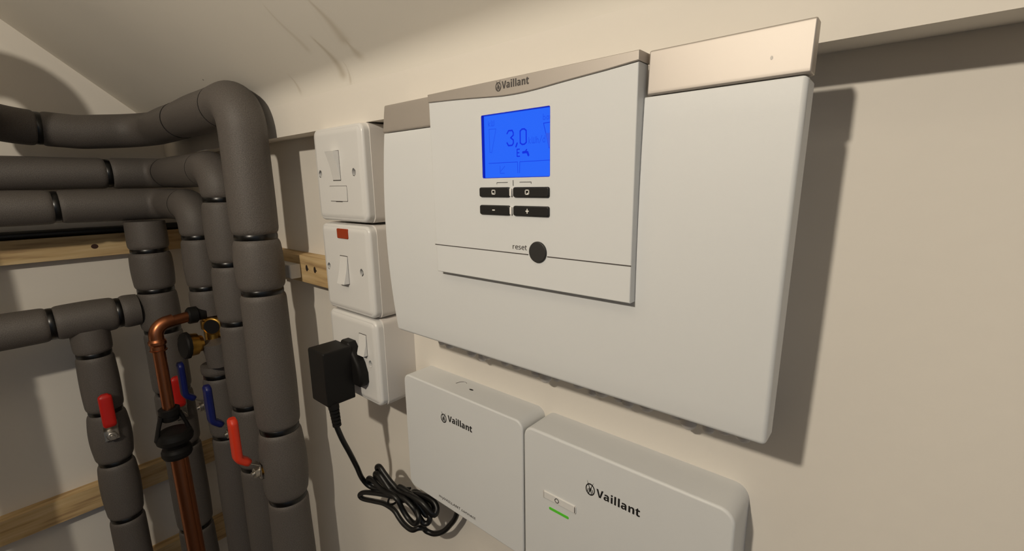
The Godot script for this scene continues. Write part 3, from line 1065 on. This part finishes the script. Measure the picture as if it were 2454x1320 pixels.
func lagged_pipe(parent: Node3D, pts: Array, radii: Array, r: float, joints: Array) -> void:
	# joints: [point, kind, bulge of the piece that follows]; kind "strap" is a black band, "seam" a cut
	var path := dense(filleted(pts, radii), 0.0035)
	var acc: Array = [0.0]
	for i in path.size() - 1:
		acc.append(acc[i] + ((path[i + 1] as Vector3) - (path[i] as Vector3)).length())
	var total: float = acc[-1]
	var marks: Array = [[0.0, "end", 0.02]]
	for j in joints:
		var best := 0
		for i in path.size():
			if ((path[i] as Vector3) - (j[0] as Vector3)).length_squared() < ((path[best] as Vector3) - (j[0] as Vector3)).length_squared():
				best = i
		marks.append([acc[best], j[1], j[2]])
	marks.sort_custom(func(a: Array, b: Array) -> bool: return a[0] < b[0])
	marks.append([total, "end", 0.0])
	for m in marks.size() - 1:
		var s0: float = marks[m][0]
		var s1: float = marks[m + 1][0]
		var bulge: float = marks[m][2]
		var ss: Array = []
		for k in [0.0, 0.0012, 0.0026, 0.0037, 0.0045, 0.006, 0.008, 0.0105, 0.0135]:
			if k < (s1 - s0) / 2:
				ss.append(s0 + k)
				ss.append(s1 - k)
		for i in path.size():
			if acc[i] > s0 + 0.0137 and acc[i] < s1 - 0.0137:
				ss.append(acc[i])
		ss.sort()
		var pp: Array = []
		var rr: Array = []
		for s: float in ss:
			pp.append(along(path, acc, s))
			var k := 1.0 + bulge * sin(PI * clampf((s - s0) / (s1 - s0), 0.0, 1.0))
			var wob := 1.0 + 0.012 * sin(s * 47.0 + r * 900.0 + m)
			for e in [[s - s0, marks[m][1]], [s1 - s, marks[m + 1][1]]]:
				var q: float = e[0]
				if e[1] == "strap":
					var x := clampf((q - 0.0036) / 0.0065, 0.0, 1.0)
					k *= 0.90 + 0.10 * sqrt(1.0 - (1.0 - x) * (1.0 - x))
				elif e[1] == "seam":
					var x := clampf(q / 0.0030, 0.0, 1.0)
					k *= 0.95 + 0.05 * sqrt(1.0 - (1.0 - x) * (1.0 - x))
			rr.append(r * k * wob)
		var sh := Sh.new()
		sh.sweep(pp, rr, [], Vector3.ZERO, 40)
		put("insulation", sh, M.foam, parent)
		if marks[m][1] == "strap":
			var st := Sh.new()
			var a: Array = []
			for k: float in [-0.0032, -0.0031, 0.0, 0.0031, 0.0032]:
				a.append(along(path, acc, s0 + k))
			var rs := r * 0.93
			st.sweep(a, [rs - 0.001, rs, rs + 0.0002, rs, rs - 0.001], [], Vector3.ZERO, 40)
			put("strap", st, M.strap, parent, "black strap")
		elif marks[m][1] == "seam":
			var st := Sh.new()
			st.sweep([along(path, acc, s0 - 0.0006), along(path, acc, s0 + 0.0006)], [r * 1.003, r * 1.003], [], Vector3.ZERO, 40)
			put("seam_joint", st, M.seam, parent, "dark cut between two pieces")


func along(path: Array, acc: Array, s: float) -> Vector3:
	var lo := 0
	var hi := path.size() - 1
	while hi - lo > 1:
		var mid := (lo + hi) / 2
		if acc[mid] <= s:
			lo = mid
		else:
			hi = mid
	var f: float = (s - acc[lo]) / maxf(acc[hi] - acc[lo], 1e-6)
	return (path[lo] as Vector3).lerp(path[hi], clampf(f, 0.0, 1.0))


func pipes() -> void:
	var grp := ""
	var t := thing("lagged_pipe", "thickest grey foam-lagged pipe, nearest the switches, elbowing over from under the ceiling", "pipe", at(-0.5555, -0.76, 0.2035), grp)
	lagged_pipe(t, [at(-0.80, -0.80, -0.108), at(-0.80, 0.195, -0.108), at(-0.80, 0.195, -0.013), at(-0.80, 0.108, -0.013), at(-0.93, 0.087, 0.035), at(-0.93, 0.083, 0.12), at(-0.93, 0.0915, 0.2035), at(-0.5555, 0.0915, 0.2035), at(-0.5555, -0.76, 0.2035)], [0, 0.0474, 0.0474, 0.035, 0.06, 0.10, 0.05, 0.030, 0], 0.0236, [  # begins with an unseen arch and down leg, placed to shade the far wall
		[at(-0.80, -0.16, -0.108), "strap", 0.03], [at(-0.80, 0.09, -0.108), "seam", 0.02],
		[at(-0.93, 0.084, 0.078), "strap", 0.03], [at(-0.765, 0.0915, 0.2035), "seam", 0.02], [at(-0.610, 0.0915, 0.2035), "seam", 0.02],
		[at(-0.5555, -0.053, 0.2035), "strap", 0.10], [at(-0.5555, -0.118, 0.2035), "strap", 0.05], [at(-0.5555, -0.288, 0.2035), "strap", 0.13], [at(-0.5555, -0.383, 0.2035), "strap", 0.05]])
	t = thing("lagged_pipe", "grey foam-lagged pipe second from the switches, just behind the thickest one", "pipe", at(-0.680, -0.76, 0.213), grp)
	lagged_pipe(t, [at(-0.93, 0.020, -0.35), at(-0.93, 0.0250, 0.21), at(-0.680, 0.0250, 0.213), at(-0.680, -0.76, 0.213)], [0, 0.03, 0.029, 0], 0.0228, [
		[at(-0.93, 0.024, 0.142), "strap", 0.02], [at(-0.898, 0.024, 0.213), "seam", 0.02], [at(-0.731, 0.024, 0.213), "seam", 0.02],
		[at(-0.680, -0.016, 0.213), "strap", 0.07], [at(-0.680, -0.097, 0.213), "strap", 0.05], [at(-0.680, -0.179, 0.213), "strap", 0.04], [at(-0.680, -0.301, 0.213), "strap", 0.08], [at(-0.680, -0.395, 0.213), "strap", 0.04]])
	t = thing("lagged_pipe", "grey foam-lagged pipe third from the switches, broken by brass fittings halfway down", "pipe", at(-0.790, -0.76, 0.211), grp)
	lagged_pipe(t, [at(-0.90, -0.0225, -0.35), at(-0.90, -0.0225, 0.200), at(-0.79, -0.0240, 0.211), at(-0.79, -0.187, 0.211)], [0, 0.03, 0.029, 0], 0.0232, [
		[at(-0.90, -0.0215, 0.074), "strap", 0.02], [at(-0.822, -0.0200, 0.208), "seam", 0.02], [at(-0.79, -0.071, 0.211), "strap", 0.05], [at(-0.79, -0.144, 0.211), "strap", 0.03]])
	lagged_pipe(t, [at(-0.79, -0.268, 0.211), at(-0.79, -0.76, 0.211)], [0, 0], 0.0228, [[at(-0.79, -0.286, 0.211), "strap", 0.05], [at(-0.79, -0.388, 0.211), "strap", 0.04]])
	t = thing("lagged_pipe", "grey foam-lagged pipe fourth from the switches, rising behind the copper pipe to the teed one", "pipe", at(-0.8929, -0.7909, 0.1696), grp)
	lagged_pipe(t, [at(-0.8929, -0.0480, 0.1696), at(-0.8929, -0.7909, 0.1696)], [0, 0], 0.0260, [
		[at(-0.8929, -0.0926, 0.1696), "strap", 0.06], [at(-0.8929, -0.1551, 0.1696), "strap", 0.04], [at(-0.8929, -0.2217, 0.1696), "strap", 0.02], [at(-0.8929, -0.3278, 0.1696), "strap", 0.06], [at(-0.8929, -0.4246, 0.1696), "strap", 0.04], [at(-0.8929, -0.5828, 0.1696), "strap", 0.04]])
	t = thing("lagged_pipe", "leftmost grey foam-lagged pipe, teed off a level run, with a flat red handle", "pipe", at(-0.8950, -0.7909, 0.0838), grp)
	lagged_pipe(t, [at(-0.8950, -0.1847, -0.3642), at(-0.8950, -0.1837, 0.1436)], [0, 0], 0.0241, [[at(-0.8950, -0.1852, 0.0479), "strap", 0.05], [at(-0.8950, -0.1842, 0.1176), "strap", 0.03]])
	lagged_pipe(t, [at(-0.8950, -0.1998, 0.0838), at(-0.8950, -0.7909, 0.0838)], [0, 0], 0.0221, [
		[at(-0.8950, -0.2383, 0.0838), "strap", 0.06], [at(-0.8950, -0.3289, 0.0838), "strap", 0.18], [at(-0.8950, -0.4142, 0.0838), "strap", 0.14], [at(-0.8950, -0.5110, 0.0838), "strap", 0.05]])


func valves() -> void:
	# side-on levers on the three pipes by the wall, then the two that face the camera
	var list := [
		["orange-red lever valve on the thickest lagged pipe, lowest of the handles", at(-0.5555, -0.335, 0.1790), 0, M.orange_red],
		["blue lever valve nearer the switches, on the second lagged pipe", at(-0.680, -0.335, 0.190), 0, M.blue],
		["blue lever valve farther back, beside the black tundish, on the third lagged pipe", at(-0.790, -0.330, 0.188), 0, M.blue],
		["red handled valve half hidden behind the farther blue lever", at(-0.8670, -0.3620, 0.1690), 1, M.red],
		["red handled valve on the leftmost lagged pipe, below the tee", at(-0.8705, -0.3610, 0.0822), 1, M.red]]
	for e in list:
		var where: Vector3 = e[1]
		var t := thing("ball_valve", e[0], "valve", where)
		var out := Vector3(0, 0, 1) if e[2] == 0 else Vector3(1, 0, 0)
		var side := Vector3(1, 0, 0) if e[2] == 0 else Vector3(0, 0, 1)
		var up := Vector3.UP
		var nut := Sh.new()
		nut.lathe(where - out * 0.004, out, [[0, 0.0065], [0.006, 0.0065], [0.0062, 0.0048], [0.0085, 0.0048]], 20)
		put("stem", nut, M.brass, t)
		var n2 := Sh.new()
		n2.lathe(where + out * 0.0056, out, [[0, 0.0068], [0.0045, 0.0068], [0.0051, 0.0058], [0.0052, 0.0032], [0.0075, 0.0029]], 6)
		put("lever_nut", n2, M.steel, t)
		var lev := Sh.new()
		var lp: Array = dense([where + out * 0.0045 - up * 0.007, where + out * 0.0045 + up * 0.010, where + out * 0.0135 + up * 0.0165, where + out * 0.0225 + up * 0.024], 0.003)
		if e[2] == 1:
			lp = dense([where + out * 0.0045 - up * 0.007, where + out * 0.0045 + up * 0.010, where + out * 0.008 + up * 0.016, where + out * 0.008 + up * 0.024], 0.003)
		lev.sweep(lp, filled(lp.size(), 0.0066 + 0.0022 * e[2]), filled(lp.size(), 0.0011), side, 12, true, 6.0)
		put("lever", lev, M.steel, t)
		var hp: Array
		if e[2] == 0:
			hp = filleted([where + out * 0.0145 + up * 0.0175, where + out * 0.0250 + up * 0.027, where + out * 0.0250 + up * 0.078], [0, 0.008, 0])
		else:
			hp = [where + out * 0.008 + up * 0.016, where + out * 0.0085 + up * 0.067]
		hp = dense(hp, 0.003)
		var a: Array = []
		var b: Array = []
		for i in hp.size():
			var q := minf(i, hp.size() - 1 - i) * 0.003
			var k := sqrt(1.0 - pow(1.0 - clampf((q + 0.0008) / 0.006, 0.0, 1.0), 2.0)) if i > hp.size() / 2 else clampf(0.8 + q / 0.01, 0.8, 1.0)
			a.append(0.0082 * k)
			b.append(0.0046 * (0.5 + 0.5 * k))
		var grip := Sh.new()
		grip.sweep(hp, a, b, side, 20, true, 3.0)
		put("grip", grip, e[3], t, "coloured plastic grip")


func copper() -> void:
	var t := thing("copper_pipe", "thin copper discharge pipe with an elbow, ending in the black tundish", "pipe", at(-0.772, -0.315, 0.138))
	var s := Sh.new()
	var run := dense(filleted([at(-0.772, -0.318, 0.138), at(-0.773, -0.186, 0.138), at(-0.776, -0.182, 0.184)], [0, 0.016, 0]), 0.003)
	s.sweep(run, filled(run.size(), 0.0076), [], Vector3.ZERO, 28)
	put("tube", s, M.copper, t)
	var el := Sh.new()
	var bend := dense(filleted([at(-0.7725, -0.207, 0.138), at(-0.773, -0.1855, 0.138), at(-0.7745, -0.183, 0.160)], [0, 0.017, 0]), 0.002)
	el.sweep(bend, filled(bend.size(), 0.0089), [], Vector3.ZERO, 28)
	el.lathe(at(-0.7725, -0.2215, 0.138), Vector3.UP, [[0, 0.0102], [0.0014, 0.0104], [0.0018, 0.0094], [0.007, 0.0092], [0.010, 0.0108], [0.0135, 0.0108], [0.0165, 0.0090], [0.018, 0.0088]], 28)
	put("elbow", el, M.copper, t)
	var u := thing("tundish", "black plastic tundish with an open window, between the thin and thick copper pipes", "tundish", at(-0.772, -0.386, 0.140))
	var up := Sh.new()
	up.lathe(at(-0.772, -0.308, 0.138), Vector3.DOWN, [[0, 0.0115], [0.001, 0.0130], [0.010, 0.0130], [0.0105, 0.0112], [0.014, 0.0112], [0.0190, 0.0100]], 28)
	put("collar", up, M.black, u)
	for sgn: float in [-1.0, 1.0]:
		var arm := Sh.new()
		var ap := [at(-0.772, -0.317, 0.138) + Vector3(0.002, 0, -sgn * 0.011), at(-0.772, -0.335, 0.138) + Vector3(0.002, 0, -sgn * 0.0165), at(-0.772, -0.352, 0.138) + Vector3(0.002, 0, -sgn * 0.0205)]
		arm.sweep(ap, [0.0052, 0.0046, 0.0052], [0.003, 0.0026, 0.003], Vector3(1, 0, 0), 12)
		put("arm", arm, M.black, u)
	var cup := Sh.new()
	cup.lathe(at(-0.772, -0.344, 0.139), Vector3.DOWN, [[0, 0.0180], [0.002, 0.0215], [0.009, 0.0235], [0.015, 0.0222], [0.021, 0.0165], [0.0245, 0.0150], [0.026, 0.0172], [0.030, 0.0190], [0.036, 0.0190], [0.040, 0.0172], [0.042, 0.0125]], 36)
	put("cup", cup, M.black, u)
	var w := Sh.new()
	w.sweep([at(-0.772, -0.380, 0.140), at(-0.772, -0.60, 0.142), at(-0.772, -0.80, 0.143)], filled(3, 0.0112), [], Vector3.ZERO, 32)
	var low := put("copper_waste_pipe", w, M.copper, self)
	tag(low, "thicker copper pipe dropping from the black tundish to the bottom of the picture", "pipe")

	# the relief valve on the third pipe
	var v := thing("relief_valve", "brass relief valve with black caps, on the third lagged pipe beside the copper elbow", "valve", at(-0.79, -0.26, 0.211))
	var body := Sh.new()
	body.lathe(at(-0.79, -0.1875, 0.211), Vector3.DOWN, [[0, 0.012], [0.008, 0.012], [0.009, 0.0145], [0.022, 0.0145], [0.024, 0.012], [0.050, 0.012], [0.052, 0.015], [0.066, 0.015], [0.067, 0.011], [0.0795, 0.011]], 24)
	body.lathe(at(-0.783, -0.199, 0.226), Vector3(0.75, 0.0, 0.66).normalized(), [[0, 0.010], [0.030, 0.010], [0.031, 0.0125], [0.038, 0.0125], [0.0385, 0.011]], 24)
	put("brass_body", body, M.brass, v)
	var port := Sh.new()
	port.lathe(at(-0.783, -0.199, 0.226) + Vector3(0.75, 0.0, 0.66).normalized() * 0.0388, Vector3(0.75, 0.0, 0.66).normalized(), [[-0.004, 0.0105], [0.0004, 0.0105]], 24)
	put("port_cap", port, M.black, v, "black cap in the brass port")
	var nutb := Sh.new()
	nutb.lathe(at(-0.7765, -0.1815, 0.178), Vector3(0, -0.02, -1).normalized(), [[0, 0.0110], [0.002, 0.0125], [0.012, 0.0125], [0.013, 0.0095], [0.022, 0.0095], [0.0225, 0.0085], [0.034, 0.0085]], 6)
	put("black_union", nutb, M.black, v, "black union on the copper elbow")
	var knob := Sh.new()
	var kd := Vector3(0.12, 0.10, 0.98).normalized()
	knob.lathe(at(-0.776, -0.226, 0.190), kd, [[0, 0.0120], [0.006, 0.0125], [0.0065, 0.0160], [0.018, 0.0170]], 24)
	put("knob_base", knob, M.brass, v)
	var cap := Sh.new()
	cap.lathe(at(-0.776, -0.226, 0.190) + kd * 0.018, kd, [[0, 0.0200], [0.004, 0.0198], [0.006, 0.0180], [0.0062, 0.0]], 12)
	put("knob_cap", cap, M.black, v, "black knob cap")
	var lag := Sh.new()
	var lp := dense([at(-0.768, -0.226, 0.207), at(-0.770, -0.262, 0.211)], 0.004)
	lag.sweep(lp, filled(lp.size(), 0.0185), [], Vector3.ZERO, 28)
	put("foam_wrap", lag, M.foam, v, "grey foam wrapped round the fitting")


func pendant() -> void:
	var t := thing("pendant_lamp", "bare warm light bulb hanging from the sloping ceiling behind the camera", "lamp", LAMP)
	var b := Sh.new()
	b.lathe(LAMP - Vector3(0, 0.032, 0), Vector3.UP, [[0, 0.001], [0.003, 0.013], [0.010, 0.022], [0.020, 0.028], [0.032, 0.030], [0.044, 0.027], [0.056, 0.019], [0.068, 0.014]], 32)
	put("bulb", b, M.bulb, t)
	var c := Sh.new()
	c.lathe(LAMP + Vector3(0, 0.038, 0), Vector3.UP, [[0, 0.015], [0.03, 0.017], [0.05, 0.012], [0.0505, 0.004], [0.325, 0.004]], 20)
	put("lamp_holder", c, M.clip, t)
